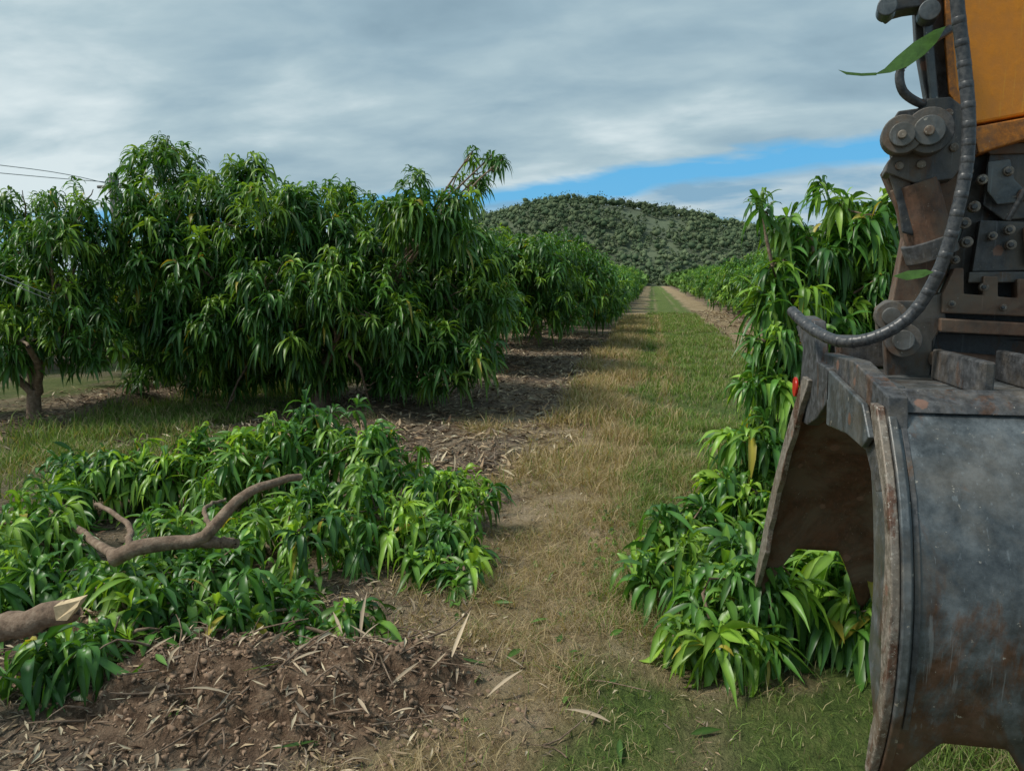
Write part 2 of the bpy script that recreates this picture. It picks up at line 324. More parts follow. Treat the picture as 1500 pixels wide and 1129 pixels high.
def clods():
    v0=np.array([[-1,-1,-.5],[1,-1,-.6],[1.1,1,-.5],[-1,1,-.6],[-.7,-.6,.6],[.6,-.8,.5],[.7,.6,.7],[-.6,.7,.4]])*.8
    f0=np.array([[0,3,2,1],[4,5,6,7],[0,1,5,4],[1,2,6,5],[2,3,7,6],[3,0,4,7]])
    n=14000; x=rng.normal(-2.3,.95,n); y=rng.normal(3.95,.5,n); m=mound(x,y); k=(m>.015)&(y>2.6); x=x[k];y=y[k];n=len(x)
    s=.002+.018*rng.random(n)**6; a=rng.uniform(0,6.28,(n,1)); ca,sa=np.cos(a),np.sin(a)
    V=v0[None]*(s[:,None]*rng.uniform(.5,1.6,(n,3)))[:,None,:]+rng.normal(0,.3,(n,8,3))*s[:,None,None]
    V=np.stack([V[...,0]*ca-V[...,1]*sa,V[...,0]*sa+V[...,1]*ca,V[...,2]],2)
    P=np.stack([x,y,Hgt(x,y)],1); V=V+P[:,None]
    F=(f0[None]+(np.arange(n)*8)[:,None,None]).reshape(-1,4); return V.reshape(-1,3),F
M_soil=simple('soil_crumb',(.25,.165,.108),.95,.45,25)
V,F=clods(); link(bpy.data.objects.new('soil_crumbs',mesh_np('soil_crumbs',V,F,[M_soil])))
lst=[]
for i in range(420):
    if i<150: x=rng.normal(-2.2,.9);y=rng.normal(4.0,.6)
    else: x=rng.uniform(-6.5,-1.2);y=rng.uniform(3.2,16)
    if y<2.7: continue
    z=float(Hgt(np.array([x]),np.array([y]))[0]); a=rng.uniform(0,6.28);L=rng.uniform(.1,.5)
    p=np.array([x,y,z+.015]); d=np.array([math.cos(a),math.sin(a),rng.uniform(-.05,.35)])
    lst.append((smooth_path([p,p+d*L*.5+rng.normal(0,.04,3),p+d*L],5),np.linspace(.008,.003,5)*rng.uniform(.4,1.2),5))
link(bpy.data.objects.new('fallen_twigs',tubes_mesh('fallen_twigs',lst,M_bark)))
# ------------------------------------------------------------ standing mango trees
def limbs_for(lobes,base,fork=.45,r0=.13,frac=1.,nm=5):
    lst=[]; base=np.array(base,float); f=base+np.array([0.05,0,fork]); LL=[np.array(l[:3]) for l in lobes]
    lst.append((smooth_path([base-up*.1,base+up*fork*.5+np.array([.03,0,0]),f],6),np.linspace(r0*1.25,r0,6),10))
    cen=np.mean(LL,axis=0); hubs=[]
    for i in range(nm):
        a=i*6.283/nm+rng.uniform(-.4,.4); h=cen[2]-f[2]; rr=rng.uniform(.5,1.)
        e=f+np.array([math.cos(a)*rr+(cen[0]-f[0])*.4,math.sin(a)*rr+(cen[1]-f[1])*.4,h*rng.uniform(.45,.6)])
        p=smooth_path([f-up*.12,f+(e-f)*np.array([.4,.4,.5])+rng.normal(0,.06,3),e],7,.015); lst.append((p,np.linspace(r0*.7,r0*.4,7),8)); hubs.append(e)
    for l,e in zip(lobes,LL):
        if rng.random()>frac: continue
        h=min(hubs,key=lambda q:np.linalg.norm(q-e)); mid=h+(e-h)*.5+up*.15+rng.normal(0,.1,3)
        lst.append((smooth_path([h,mid,e],7,.02),np.linspace(r0*.27,.012,7),6))
        for j in range(3):
            d=nrm(rng.normal(0,1,3)+up*.3); s=mid+(e-mid)*rng.uniform(.3,1); lst.append((smooth_path([s,s+d*l[3]*.5,s+d*l[3]*.9+up*.05],5,.01),np.linspace(.018,.006,5),5))
    return lst
def tree(name,loc,lobes,dens,nl=14,L=.34,W=.062,st=5,fork=.45,r0=.13,light=.2,zmin=.35,upb=1.1,hi=110,**kw):
    e=empty(name,loc); P,A=sample(lobes,dens,.3,.9,upb,zmin=zmin,rej=.66,jr=1.15,an=.35)
    V,F,c_=clusters(P,A,nl,L,W,st,light,lo=38,hi=hi,**kw)
    link(bpy.data.objects.new('foliage',mesh_np(name+'_foliage',V,F,[M_leaf],c_)),e)
    link(bpy.data.objects.new('trunk',tubes_mesh(name+'_trunk',limbs_for(lobes,(0,0,0),fork,r0),M_bark)),e); return e
def lb(lst,d,base,shrink=12):
    out=[]
    for i,(px,py,r) in enumerate(lst):
        dy=rng.uniform(-.9,.9); r=max(r-shrink,r*.6)
        p=S(px,py,d+dy)-np.array([base[0],base[1],0]); out.append((p[0],p[1],p[2],r*d/FP))
    return out
b1=G(468,604)
L1=[(245,270,70),(215,345,52),(300,315,66),(358,262,48),(385,345,84),(470,350,84),(555,350,80),(605,308,58),(655,330,55),(690,390,64),(710,440,54),(255,395,76),(330,420,84),(430,430,90),(540,425,90),(630,445,84),
    (235,455,60),(212,465,42),(300,490,64),(370,500,60),(450,490,60),(210,562,38),(245,520,46),(315,565,46),(330,612,28),(600,520,64),(565,560,48),(655,520,58),(695,520,42),(625,590,38),(548,618,24),(700,265,26),(722,232,22),(692,228,18),(735,240,12),(440,305,42),(200,290,40),(500,300,36),(340,540,46),(510,500,62),(670,260,14),(275,600,26),(410,535,42),(480,545,36)]
lob=lb(L1,14.1,b1,7)
extra_l=[(l[0]+fh[0]*1.6,l[1]+1.6,l[2]-.1,l[3]*.95) for l in lob[4:20:2]]
front_l=[(*(S(px,py,12.9)-np.array([b1[0],b1[1],0])),r) for px,py,r in ((390,430,.6),(480,420,.65),(430,490,.5),(560,470,.6),(330,470,.5))]
tree('mango_tree',(b1[0],b1[1],float(Hgt(b1[0:1],b1[1:2])[0])),lob+extra_l+front_l,10,18,.38,.058,5,.35,.14,.28,dr=(.5,1.15))
b0=G(50,622)
L0=[(40,325,55),(118,300,40),(85,340,60),(10,375,66),(70,400,85),(135,400,52),(20,450,70),(65,480,65),(115,475,62),(-20,490,60),(145,455,48),(-60,420,80),(22,525,36),(120,520,40),(-90,490,70),(155,350,30),(150,510,36)]
tree('mango_tree',(b0[0],b0[1],.1),lb(L0,12.9,b0,8),9.5,16,.34,.053,5,.5,.1,.28,dr=(.5,1.15))
def generic(seed,rad=2.7,h=3.8,n=17):
    r_=np.random.default_rng(seed); out=[]
    for i in range(n):
        a=i*2.4+r_.uniform(-.4,.4); q=math.sqrt((i+.5)/n)*rad*.78; z=h-1.0-(q/rad)**2*1.0+r_.uniform(-.4,.25); out.append((q*math.cos(a),q*math.sin(a),z,r_.uniform(.6,.95)))
    for i in range(10):
        a=i*.63+r_.uniform(-.3,.3); q=rad*r_.uniform(.6,.85); out.append((q*math.cos(a),q*math.sin(a),r_.uniform(1.1,1.8),r_.uniform(.5,.7)))
    return out
tree('mango_tree',(-4.4,20.6,.1),generic(3,2.9,4.1,20),8,14,.38,.07,4,dr=(.45,1.1),light=.35)
tree('mango_tree',(-4.0,27.4,.1),generic(4,3.1,4.0,20),6.5,13,.4,.078,4,dr=(.45,1.1),light=.35)
var=[]
for i in range(4):
    lobes=generic(20+i,3.0,3.9,17); P,A=sample(lobes,4.2,.25,upb=1.2,zmin=.4); V,F,c_=clusters(P,A,12,.46,.10,3,.4,1.2,lo=35,hi=108,dr=(.45,1.))
    var.append((mesh_np('mango_foliage_%d'%i,V,F,[M_leaf],c_),tubes_mesh('mango_trunk_%d'%i,limbs_for(lobes,(0,0,0),.5,.13,.6),M_bark)))
def inst(x,y,s=1.):
    f,t=var[rng.integers(0,4)]; e=empty('mango_tree',(x,y,.05)); e.rotation_euler[2]=rng.uniform(0,6.28); e.scale=(s,s,s*rng.uniform(.9,1.1))
    link(bpy.data.objects.new('foliage',f),e); link(bpy.data.objects.new('trunk',t),e)
for y in np.arange(33.5,110,6.0): inst(-4.1+rng.uniform(-.3,.3),y,rng.uniform(.88,1.1))
for y in np.arange(24.3,110,6.0): inst(7.0+rng.uniform(-.3,.3),y,rng.uniform(.9,1.12))
for y in np.arange(17,90,6.3): inst(-10.9+rng.uniform(-.2,.2),y,rng.uniform(.85,1.))
for y in np.arange(12,90,6.5): inst(-17.5+rng.uniform(-.2,.2),y,rng.uniform(.85,1.))
for y in np.arange(24,90,6.5): inst(14,y,1.)
def cards(P,s,col):
    n=len(P); a=nrm(rng.normal(0,1,(n,3))); b=nrm(np.cross(a,rng.normal(0,1,(n,3)))); s=s*rng.uniform(.5,1.4,(n,1))
    V=np.stack([P-a*s,P-b*s*.6,P+a*s,P+b*s*.6],1).reshape(-1,3); F=np.arange(n*4).reshape(-1,4); return V,F,np.repeat(col,4,axis=0)
def farmass():
    Ps=[];
    for xr in (-17.5,-10.9,-4.1,7,14,20,-24,-31,27):
        for y in np.arange(110 if abs(xr)<18 else 60,285,6):
            n=150; d=nrm(rng.normal(0,1,(n,3))); Ps.append(np.array([xr,y,2.2])+d*np.array([3.0,3,1.7])*rng.uniform(.75,1.05,(n,1)))
    P=np.vstack(Ps); n=len(P); r=rng.random((n,1)); return cards(P,.55,np.array([.08,.15,.04])+r*np.array([.07,.11,.03]))
V,F,c_=farmass(); link(bpy.data.objects.new('distant_mango_trees',mesh_np('distant_mango_trees',V,F,[M_far],c_)))
# ------------------------------------------------------------ hill
hx=np.array([-420,-300,-200,-130,-90,-72,-50,-37,-25,-12,0,12,20,40,60,90,160,260,420]); hz=np.array([0,4,9,17,25,30.5,35.5,36.5,35.5,33,30.5,29,27,23,21,18,12,6,0])
def hill(x,y):
    rdg=np.interp(x,hx,hz)+3.2*(vn(x,y,.04,61)-.5)
    p=ss(255,352,y)*(1-ss(360,560,y)); return rdg*p*(1+(vn(x,y,.02,62)-.5)*1.5*(1-p))
gx=np.linspace(-420,420,140); gy=np.linspace(250,560,70); A_,B_=np.meshgrid(gx,gy); a=A_.ravel();b=B_.ravel(); z=hill(a,b)-.3
ii=(np.arange(69)[:,None]*140+np.arange(139)[None]).ravel()
M_hill=simple('hill_ground',(.09,.115,.065),.95,.35,.08)
link(bpy.data.objects.new('hill',mesh_np('hill',np.stack([a,b,z],1),np.stack([ii,ii+1,ii+141,ii+140],1),[M_hill],smooth=True)))
bm=bmesh.new(); bmesh.ops.create_icosphere(bm,subdivisions=1,radius=1); v0=np.array([v.co[:] for v in bm.verts]); f0=np.array([[v.index for v in f.verts] for f in bm.faces]); bm.free()
nT=11000; x=rng.uniform(-150,150,nT); y=258+112*rng.random(nT); kk=vn(x,y,.05,66)+rng.normal(0,.2,nT)>.3; x=x[kk];y=y[kk]; nT=len(x); zz=hill(x,y)
rad=.5+1.7*rng.random(nT)**2.5; tcol=(np.array([.066,.10,.054])+rng.random((nT,1))*np.array([.06,.058,.03]))*(.65+.7*vn(x,y,.03,67))[:,None]  # muted blue-green: distance haze is painted into the tree colours
Pc=np.stack([x,y,zz+rad*.7+rng.uniform(0,1.6,nT)],1)
V=(v0[None]*rad[:,None,None]*.75*rng.uniform(.5,1.3,(nT,len(v0),1))*np.array([1,1,.9])+Pc[:,None]).reshape(-1,3); F=(f0[None]+(np.arange(nT)*len(v0))[:,None,None]).reshape(-1,3)
link(bpy.data.objects.new('hillside_woodland',mesh_np('hillside_woodland',V,F,[M_far],np.repeat(tcol,len(v0),axis=0))))
n=16; d=nrm(rng.normal(0,1,(nT,n,3)))*rng.uniform(.7,1.35,(nT,n,1)); P=(Pc[:,None]+d*rad[:,None,None]).reshape(-1,3)
V,F,c_=cards(P,.34,np.repeat(tcol*1.12,n,axis=0)*rng.uniform(.85,1.15,(nT*n,1))); link(bpy.data.objects.new('hillside_foliage',mesh_np('hillside_foliage',V,F,[M_far],c_)))
# ------------------------------------------------------------ felled branches
def pile(name,lobes,dens,limbs,L=.34,W=.06,light=.5,nl=15,sat=1.25,upb=.25):
    lob=[]
    for px,py,d,r in lobes:
        r_,F_=ray(px,py); sl=-r_[2]/F_
        if sl>0: d=min(d,(CH-.12-.6*r)/sl)
        lob.append((*S(px,py,d),r))
    P,A=sample(lob,dens,.35,.85,upb,rej=.5,jr=1.45,an=.7); k=P[:,2]>Hgt(P[:,0],P[:,1])+.05
    k&=(vn(P[:,0]+P[:,2]*1.3,P[:,1]+P[:,2],2.1,77)>.2); P=P[k];A=A[k]
    V,F,c_=clusters(P,A,nl,L,W,6,light,sat,.03,12,108,(.4,1.5))
    gz=Hgt(V[:,0],V[:,1])+.01; V[:,2]=np.maximum(V[:,2],gz)
    e=empty(name,(0,0,0)); link(bpy.data.objects.new('foliage',mesh_np(name+'_foliage',V,F,[M_leaf],c_)),e)
    lst=[(smooth_path([S(*p) for p in pts],16,.006),np.linspace(ra,rb,16),10) for pts,ra,rb in limbs]
    for i in range(0,len(P),4):
        c=min(lob,key=lambda l:np.linalg.norm(P[i]-np.array(l[:3]))); q=np.array(c[:3]); lst.append((smooth_path([P[i],(P[i]+q)/2+rng.normal(0,.04,3),q],4),[.005,.008,.012,.014],5))
    link(bpy.data.objects.new('limbs',tubes_mesh(name+'_limbs',lst,M_bark)),e); return e
LB=[(480,645,8.2,.42),(400,668,7.9,.4),(560,680,7.8,.38),(620,712,7.4,.36),(675,730,7.0,.24),(640,780,6.8,.3),(560,765,6.9,.38),(480,745,7.2,.38),(680,785,6.7,.2),(705,738,6.8,.10),(330,675,7.8,.34),(250,695,7.6,.28),(170,695,7.7,.36),(90,725,7.4,.36),(20,765,7,.38),
    (235,815,6.6,.27),(310,840,6.1,.24),(150,845,6,.3),(60,850,5.7,.28),(210,880,5.6,.28),(130,925,5.0,.24),(330,880,5.5,.24),(280,900,5.2,.24),(25,985,4.5,.16),(190,930,5.0,.22),(-40,870,5.2,.3),(360,915,5.1,.15),(505,900,5.2,.16),(548,902,5.2,.09),(455,920,5.2,.14),(390,870,5.6,.18),(430,880,5.4,.12),
    (420,790,7,.34),(350,770,7.2,.32),(400,630,8.2,.16),(460,608,8.3,.16),(-30,820,6.2,.35),(60,795,6.6,.32),(270,745,7.3,.28),(650,825,6.4,.14),(290,655,8,.2),(130,672,7.9,.16),(680,835,6.3,.12),(350,635,8.2,.1),(100,965,4.7,.17),(540,640,7.9,.14),(200,665,7.8,.14),(600,830,6.2,.12)]
fb=pile('felled_mango_branches',LB,17,[([(165,818,4.9),(200,803,4.9),(240,795,4.95),(290,790,5.0),(325,755,5.05),(360,722,5.15),(395,708,5.3),(440,698,5.5)],.058,.026),
   ([(285,792,5.0),(345,795,5.1)],.045,.035),([(140,738,5.8),(185,765,5.5),(190,800,5.1)],.016,.026),([(310,775,5.1),(300,745,5.3),(330,730,5.6)],.02,.01),
   ([(-110,942,3.9),(-20,925,3.9),(50,908,3.9),(108,888,3.9)],.085,.062),([(60,740,6.6),(150,800,5.6),(175,815,4.9)],.02,.05),([(120,870,4.9),(180,845,5.1),(250,838,5.3)],.014,.008),([(250,930,4.8),(330,900,4.9),(440,890,5.0)],.006,.012),([(200,960,4.6),(180,880,4.9)],.004,.009)],W=.054)
def lump(name,pts,ext,mat,par):
    bm=bmesh.new(); n=len(pts); vs=[bm.verts.new(p) for p in pts]+[bm.verts.new(p+ext) for p in pts]; bm.faces.new(vs[:n])
    for i in range(n): bm.faces.new([vs[i],vs[(i+1)%n],vs[n+(i+1)%n],vs[n+i]])
    bm.faces.new(vs[n:][::-1]); bmesh.ops.recalc_face_normals(bm,faces=bm.faces); me=bpy.data.meshes.new(name); bm.to_mesh(me); bm.free(); me.materials.append(mat); link(bpy.data.objects.new(name,me),par)
lump('cut_end',[S(78,888,3.82),S(118,878,3.82),S(113,888,3.80),S(98,908,3.81),S(82,908,3.82)],fh*.07,M_cut,fb)
RB=[(965,780,5.9,.22),(945,835,5.6,.15),(1000,850,5.5,.28),(1040,905,5.2,.26),(1000,930,5.1,.12),(1100,850,5.6,.38),(1170,880,5.4,.38),(1240,900,5.3,.3),(1050,790,6,.28),(1090,720,6.3,.26),(1060,700,6.4,.16),(1110,640,6.6,.24),(1095,560,6.9,.12),(1140,560,7,.24),(1120,500,7,.16),(1180,520,7.2,.35),
    (1170,430,7.4,.28),(1230,440,7.6,.38),(1145,380,7.4,.2),(1190,350,7.5,.3),(1250,340,7.7,.34),(1290,310,7.9,.22),(1290,390,7.8,.4),(1118,310,7.4,.10),(1105,285,7.4,.07),(1195,275,7.5,.10),(1150,320,7.5,.12),(1230,300,7.6,.12),(1250,600,7.4,.55),(1200,690,7,.5),(1260,780,6.5,.5),(1150,780,6.2,.4),(1180,620,7.2,.4),(1300,480,7.8,.5),(1350,420,8,.6),(1130,440,7.3,.14),(1060,940,5.2,.14),(1120,915,5.3,.22),(1000,780,5.9,.2),(1230,850,5.6,.4),(1005,965,5.0,.06)]
pile('uprooted_mango_tree',RB,17,[([(1300,960,5.2),(1240,800,6.4),(1210,650,7),(1200,500,7.3),(1190,350,7.5)],.09,.02),([(1240,860,5.8),(1120,800,6.0),(1000,850,5.6)],.05,.015),([(1205,480,7.4),(1140,410,7.4),(1112,290,7.4)],.03,.01)],L=.36,W=.060,light=.5)
# ------------------------------------------------------------ pole & wires
pl=empty('power_pole',(0,0,0)); top=S(166,256,24); bot=np.array([top[0],top[1],-.2])
link(bpy.data.objects.new('post',tubes_mesh('post',[(np.linspace(bot,top,6),np.linspace(.17,.14,6),12),(np.linspace(top-up*.35-rh*.5,top-up*.35+rh*.5,2),[.05,.05],6)],M_pole)),pl)
w=[]
for dz in (0,.16): w.append((smooth_path([top-up*.3+up*dz*.5,S(60,249+dz*60,22),S(-250,215+dz*90,18)],14),[.011]*14,4))
for dz in (0,7): w.append((smooth_path([S(180,480+dz,24),S(105,446+dz,14),S(0,402+dz,9.),S(-200,320+dz,7)],14),[.006]*14,4))
link(bpy.data.objects.new('wires',tubes_mesh('wires',w,M_wire)),pl)
# ------------------------------------------------------------ excavator arm + grapple
ex=empty('excavator_arm',tuple(S(1440,300,3.5))); gp=empty('grapple_bucket',(1.4,3.6,1.6))
def addobj(name,me,parent,bev=0.,seg=2):
    o=bpy.data.objects.new(name,me); sc.collection.objects.link(o); o.parent=parent; o.matrix_parent_inverse=parent.matrix_basis.inverted()
    if bev:
        m=o.modifiers.new('b','BEVEL'); m.width=bev; m.segments=seg; m.limit_method='ANGLE'
    return o
bpy.context.view_layer.update()
def prism(name,pts,ext,mat,parent,bev=.006):
    bm=bmesh.new(); pts=[np.array(p) for p in pts]; n=len(pts); a=[bm.verts.new(p) for p in pts]; b=[bm.verts.new(p+ext) for p in pts]
    bm.faces.new(a); bm.faces.new(b[::-1])
    for i in range(n): bm.faces.new([a[i],b[i],b[(i+1)%n],a[(i+1)%n]])
    bmesh.ops.recalc_face_normals(bm,faces=bm.faces); me=bpy.data.meshes.new(name); bm.to_mesh(me); bm.free(); me.materials.append(mat)
    return addobj(name,me,parent,bev)
axd=nrm(fh*.93+rh*.36)
def plate(name,poly,d,t,mat,parent=ex,bev=.006): return prism(name,[S(x,y,d) for x,y in poly],axd*t,mat,parent,bev)
def cyl(name,p0,p1,r,mat,parent=ex,seg=28,bev=.004):
    p0=np.array(p0);p1=np.array(p1); ax=nrm(p1-p0); a=nrm(np.cross(ax,np.array([.2,.3,.93]))); b=np.cross(ax,a)
    return prism(name,[p0+(a*math.cos(t)+b*math.sin(t))*r for t in np.linspace(0,2*math.pi,seg,endpoint=False)],p1-p0,mat,parent,bev)
def boss(name,px,py,rp,d,ln,mat,parent=ex): p=S(px,py,d); return cyl(name,p,p+axd*ln,rp*d/FP,mat,parent)
plate('stick',[(1384,-200),(1386,60),(1392,135),(1424,182),(1500,168),(1640,160),(1640,-200)],3.45,.32,M_orange,bev=.012)
plate('stick_lower_rim',[(1424,186),(1500,172),(1640,162),(1640,190),(1500,204),(1434,224)],3.43,.36,M_orange2)
plate('stick_edge_weld',[(1384,-200),(1394,-200),(1396,60),(1402,130),(1430,176),(1424,184),(1391,137),(1385,60)],3.44,.02,M_orange2,bev=.003)
plate('link_plate',[(1336,-60),(1380,-60),(1384,60),(1392,138),(1420,190),(1352,192),(1356,140),(1342,60)],3.5,.1,M_dark)
plate('link_rib',[(1350,-60),(1362,-60),(1368,60),(1376,150),(1364,150),(1354,60)],3.46,.05,M_steel)
plate('upper_stub',[(1292,-20),(1370,-20),(1368,6),(1325,12),(1310,16),(1300,24),(1290,14)],3.4,.12,M_dark)
boss('upper_pin',1300,8,13,3.36,.1,M_steel)
boss('upper_pin_2',1362,14,14,3.38,.1,M_steel)
plate('knuckle',[(1304,180),(1316,162),(1345,158),(1360,144),(1392,141),(1415,158),(1424,200),(1414,236),(1395,262),(1340,268),(1296,252),(1300,236),(1310,226)],3.38,.2,M_dark)
boss('pin_1',1322,196,27,3.30,.1,M_dark); boss('pin_1_cap',1322,196,17,3.28,.05,M_steel); boss('pin_1_bolt',1322,196,6,3.265,.05,M_edge)
boss('pin_2',1362,190,32,3.28,.12,M_dark); boss('pin_2_cap',1362,190,21,3.26,.05,M_steel); boss('pin_2_bolt',1362,190,7,3.245,.05,M_edge)
for i,(x,y) in enumerate(((1390,165),(1398,215),(1350,240),(1318,242))): boss('knuckle_bolt_%d'%i,x,y,6,3.365,.03,M_edge)
plate('swivel_bracket',[(1294,246),(1408,240),(1412,300),(1392,345),(1388,400),(1365,446),(1306,446),(1316,395),(1326,345),(1318,300),(1306,275)],3.5,.22,M_rust)
cyl('swivel_tube',S(1338,268,3.45),S(1366,372,3.45),.095,M_rust)
cyl('swivel_collar',S(1358,350,3.44),S(1366,376,3.44),.108,M_dark)
plate('swivel_web',[(1300,248),(1330,252),(1345,300),(1338,345),(1322,340),(1316,300)],3.40,.03,M_dark)
plate('hitch_body',[(1404,228),(1660,206),(1660,500),(1378,470),(1388,400),(1412,330)],3.58,.34,M_dark,bev=.01)
plate('hitch_cheek',[(1450,222),(1660,214),(1660,300),(1530,318),(1470,322),(1440,300)],3.52,.05,M_dark)
plate('hitch_plate',[(1436,322),(1660,330),(1660,392),(1424,398)],3.5,.08,M_dark)
plate('hitch_cover',[(1440,212),(1560,205),(1560,222),(1450,226)],3.50,.06,M_rust)
plate('hitch_clevis',[(1448,236),(1480,232),(1486,262),(1500,276),(1494,296),(1462,300),(1446,280)],3.47,.04,M_steel)
plate('hitch_lug',[(1500,332),(1640,336),(1640,386),(1504,388)],3.46,.035,M_rust)
plate('hitch_bar',[(1380,432),(1398,392),(1412,392),(1412,430),(1440,432),(1440,404),(1462,404),(1462,434),(1490,436),(1490,408),(1512,408),(1512,438),(1660,446),(1660,470),(1380,458)],3.44,.12,M_rust)
plate('hitch_bar_upper',[(1420,398),(1660,396),(1660,412),(1418,414)],3.47,.05,M_dark)
plate('hitch_lower_lip',[(1378,466),(1660,482),(1660,500),(1500,492),(1378,486)],3.40,.16,M_rust)
plate('hitch_web',[(1372,486),(1660,500),(1660,560),(1360,545)],3.6,.3,M_dark)
cyl('hitch_roller',S(1368,524,3.42),S(1640,548,3.42)+fh*.25,.034,M_rust)
for i,(x,y,r) in enumerate(((1414,326,8),(1417,354,8),(1428,302,8),(1480,336,7),(1482,358,7),(1455,345,6),(1520,345,8),(1440,262,7),(1478,250,7),(1500,285,9),(1442,420,6),(1400,380,6),(1420,250,6),(1395,445,5),(1470,450,5))):
    boss('bolt_ring_%d'%i,x,y,r,3.43 if x>1500 or y>=420 else 3.455,.05,M_edge); boss('bolt_%d'%i,x,y,r*.5,3.41 if x>1500 or y>=420 else 3.435,.05,M_hose)
plate('lower_knuckle',[(1345,440),(1382,428),(1386,470),(1366,500),(1362,545),(1352,590),(1300,582),(1296,500),(1286,486),(1284,452),(1300,440)],3.46,.16,M_dark)
boss('pin_3',1306,463,22,3.38,.12,M_dark); boss('pin_3_cap',1306,463,13,3.36,.05,M_steel)
boss('pin_4',1324,498,25,3.36,.14,M_dark); boss('pin_4_cap',1324,498,15,3.34,.05,M_steel)
def hose(name,pts,r,parent=ex,n=60,ribs=True):
    P=smooth_path([S(*p) for p in pts],n); v=[(P,[r]*n,14)]
    if ribs:
        for i in range(1,n-1,2):
            t=nrm(P[i+1]-P[i]); v.append((np.array([P[i]-t*.014,P[i]-t*.012,P[i]+t*.012,P[i]+t*.014]),[r*.99,r*1.04,r*1.04,r*.99],14))
    return addobj(name,tubes_mesh(name,v,M_hose),parent)
hose('hydraulic_hose',[(1396,-120,3.2),(1402,0,3.2),(1412,90,3.2),(1419,170,3.18),(1416,240,3.18),(1402,310,3.18),(1378,390,3.2),(1340,455,3.25),(1290,490,3.3),(1235,500,3.4),(1190,482,3.6),(1160,455,3.8)],.026)
hose('thin_hose',[(1392,42,3.42),(1350,70,3.36),(1320,100,3.34),(1322,132,3.34),(1345,150,3.36),(1360,150,3.45)],.018,n=30,ribs=False)
hose('thin_hose_2',[(1476,322,3.42),(1492,296,3.4),(1508,270,3.38),(1540,240,3.4)],.012,n=20,ribs=False)
M_sl=simple('stuck_leaf_green',(.12,.24,.04),.4,.25,30)
plate('stuck_leaf',[(1386,38),(1368,44),(1338,62),(1312,84),(1296,100),(1280,109),(1304,106),(1330,97),(1354,80),(1372,62)],3.3,.003,M_sl,bev=0)
plate('stuck_leaf_tip',[(1284,106),(1262,107),(1240,105),(1228,102),(1240,109),(1262,111),(1284,110)],3.3,.003,M_sl,bev=0)
plate('stuck_leaf_2',[(1308,404),(1330,396),(1356,394),(1368,398),(1352,406),(1328,410)],3.12,.003,M_sl,bev=0)
def shell(name,x0,x1,prof,teeth,zt,zarch,mat_out,mat_in,xfun=None):
    prof=np.array(prof); nx_=160; nt_=26; V=[];Q=[]
    zs=prof[::-1,1]; ysx=prof[::-1,0]
    for i in range(nx_+1):
        x=x0+(x1-x0)*i/nx_; zb=zarch
        for (tx,hw,tip) in teeth:
            dd=abs(x-tx)/hw
            if dd<1: zb=min(zb,zarch-(zarch-tip)*(1-dd)**1.15)
        for j in range(nt_+1):
            t=j/nt_; z=zt+(zb-zt)*t; y=np.interp(z,zs,ysx); xx=x if xfun is None else xfun(x,z); V.append((xx,y,z))
    for i in range(nx_):
        for j in range(nt_): a=i*(nt_+1)+j; Q.append([a,a+1,a+nt_+2,a+nt_+1])
    me=mesh_np(name,V,Q,[mat_out,mat_in],smooth=True); o=addobj(name,me,gp); s=o.modifiers.new('s','SOLIDIFY'); s.thickness=.03; s.offset=0
    return o
def sp_(pts,n=24): return smooth_path([(a,b,0) for a,b in pts],n)[:,:2]
nprof=sp_([(2.95,1.95),(2.75,1.68),(2.64,1.36),(2.63,1.05),(2.69,.80),(2.79,.58),(2.88,.40)])
shell('near_shell',.86,2.15,nprof,[(.88,.13,.60),(1.34,.13,.62),(1.85,.13,.62)],1.94,.84,M_steel,M_inner)
pr=[p for p in nprof if p[1]>.60]
out=[np.array([.80,p[0]-.03,p[1]]) for p in pr]; inn=[np.array([.80,p[0]+(.05+.018*math.sin(i*.9))*min(1,.3+(p[1]-.6)*2.5),p[1]]) for i,p in enumerate(pr)][::-1]
prism('near_side_rim',out+inn,np.array([.03,0,0]),M_edge,gp,.005)
out=[np.array([.832,p[0]-.045,p[1]]) for p in pr]; inn=[np.array([.832,p[0]+.3,p[1]]) for p in pr if p[1]>.95][::-1]
prism('near_side_plate',out+inn,np.array([.03,0,0]),M_steel,gp,.005)
o2=[np.array([.875,p[0]-.022,p[1]]) for p in pr if p[1]>.85]; i2=[p+np.array([0,.015,0]) for p in o2][::-1]
prism('near_edge_bead',o2+i2,np.array([.02,0,0]),M_dark,gp,.003)
prism('near_top_flange',[(.85,2.90,1.93),(2.2,2.90,1.93),(2.2,3.0,1.975),(.85,3.0,1.975)],np.array([0,.02,.03]),M_dark,gp)
fprof=sp_([(4.15,1.9),(4.42,1.5),(4.62,1.1),(4.72,.75),(4.78,.45),(4.8,.3)])
xf=lambda x,z: x+(-.12*(1.9-z)/1.5)*(2.0-x)/1.2
shell('far_shell',.80,2.0,fprof,[(.83,.14,.46),(1.36,.17,.40),(1.85,.2,.4)],1.72,.80,M_inner,M_inner,xf)
pr=[p for p in fprof if p[1]>.48]
out=[np.array([.80-.12*(1.9-p[1])/1.5-.02,p[0]+.03,p[1]]) for p in pr]; inn=[np.array([.80-.12*(1.9-p[1])/1.5-.02,p[0]-(.13+.015*math.sin(i*2.1))*min(1,.2+(p[1]-.48)*3),p[1]]) for i,p in enumerate(pr)][::-1]
prism('far_side_plate',out+inn,np.array([.03,0,0]),M_edge,gp,.004)
prism('far_ear',[OX(x,y,.80) for x,y in ((1166,478),(1178,462),(1192,470),(1196,528),(1214,540),(1213,585),(1196,612),(1182,622),(1162,610),(1172,560),(1176,510))],np.array([.06,0,0]),M_dark,gp)
p=OX(1163,566,.79); cyl('red_marker',p,p+np.array([.015,0,0]),.055,M_red,gp)
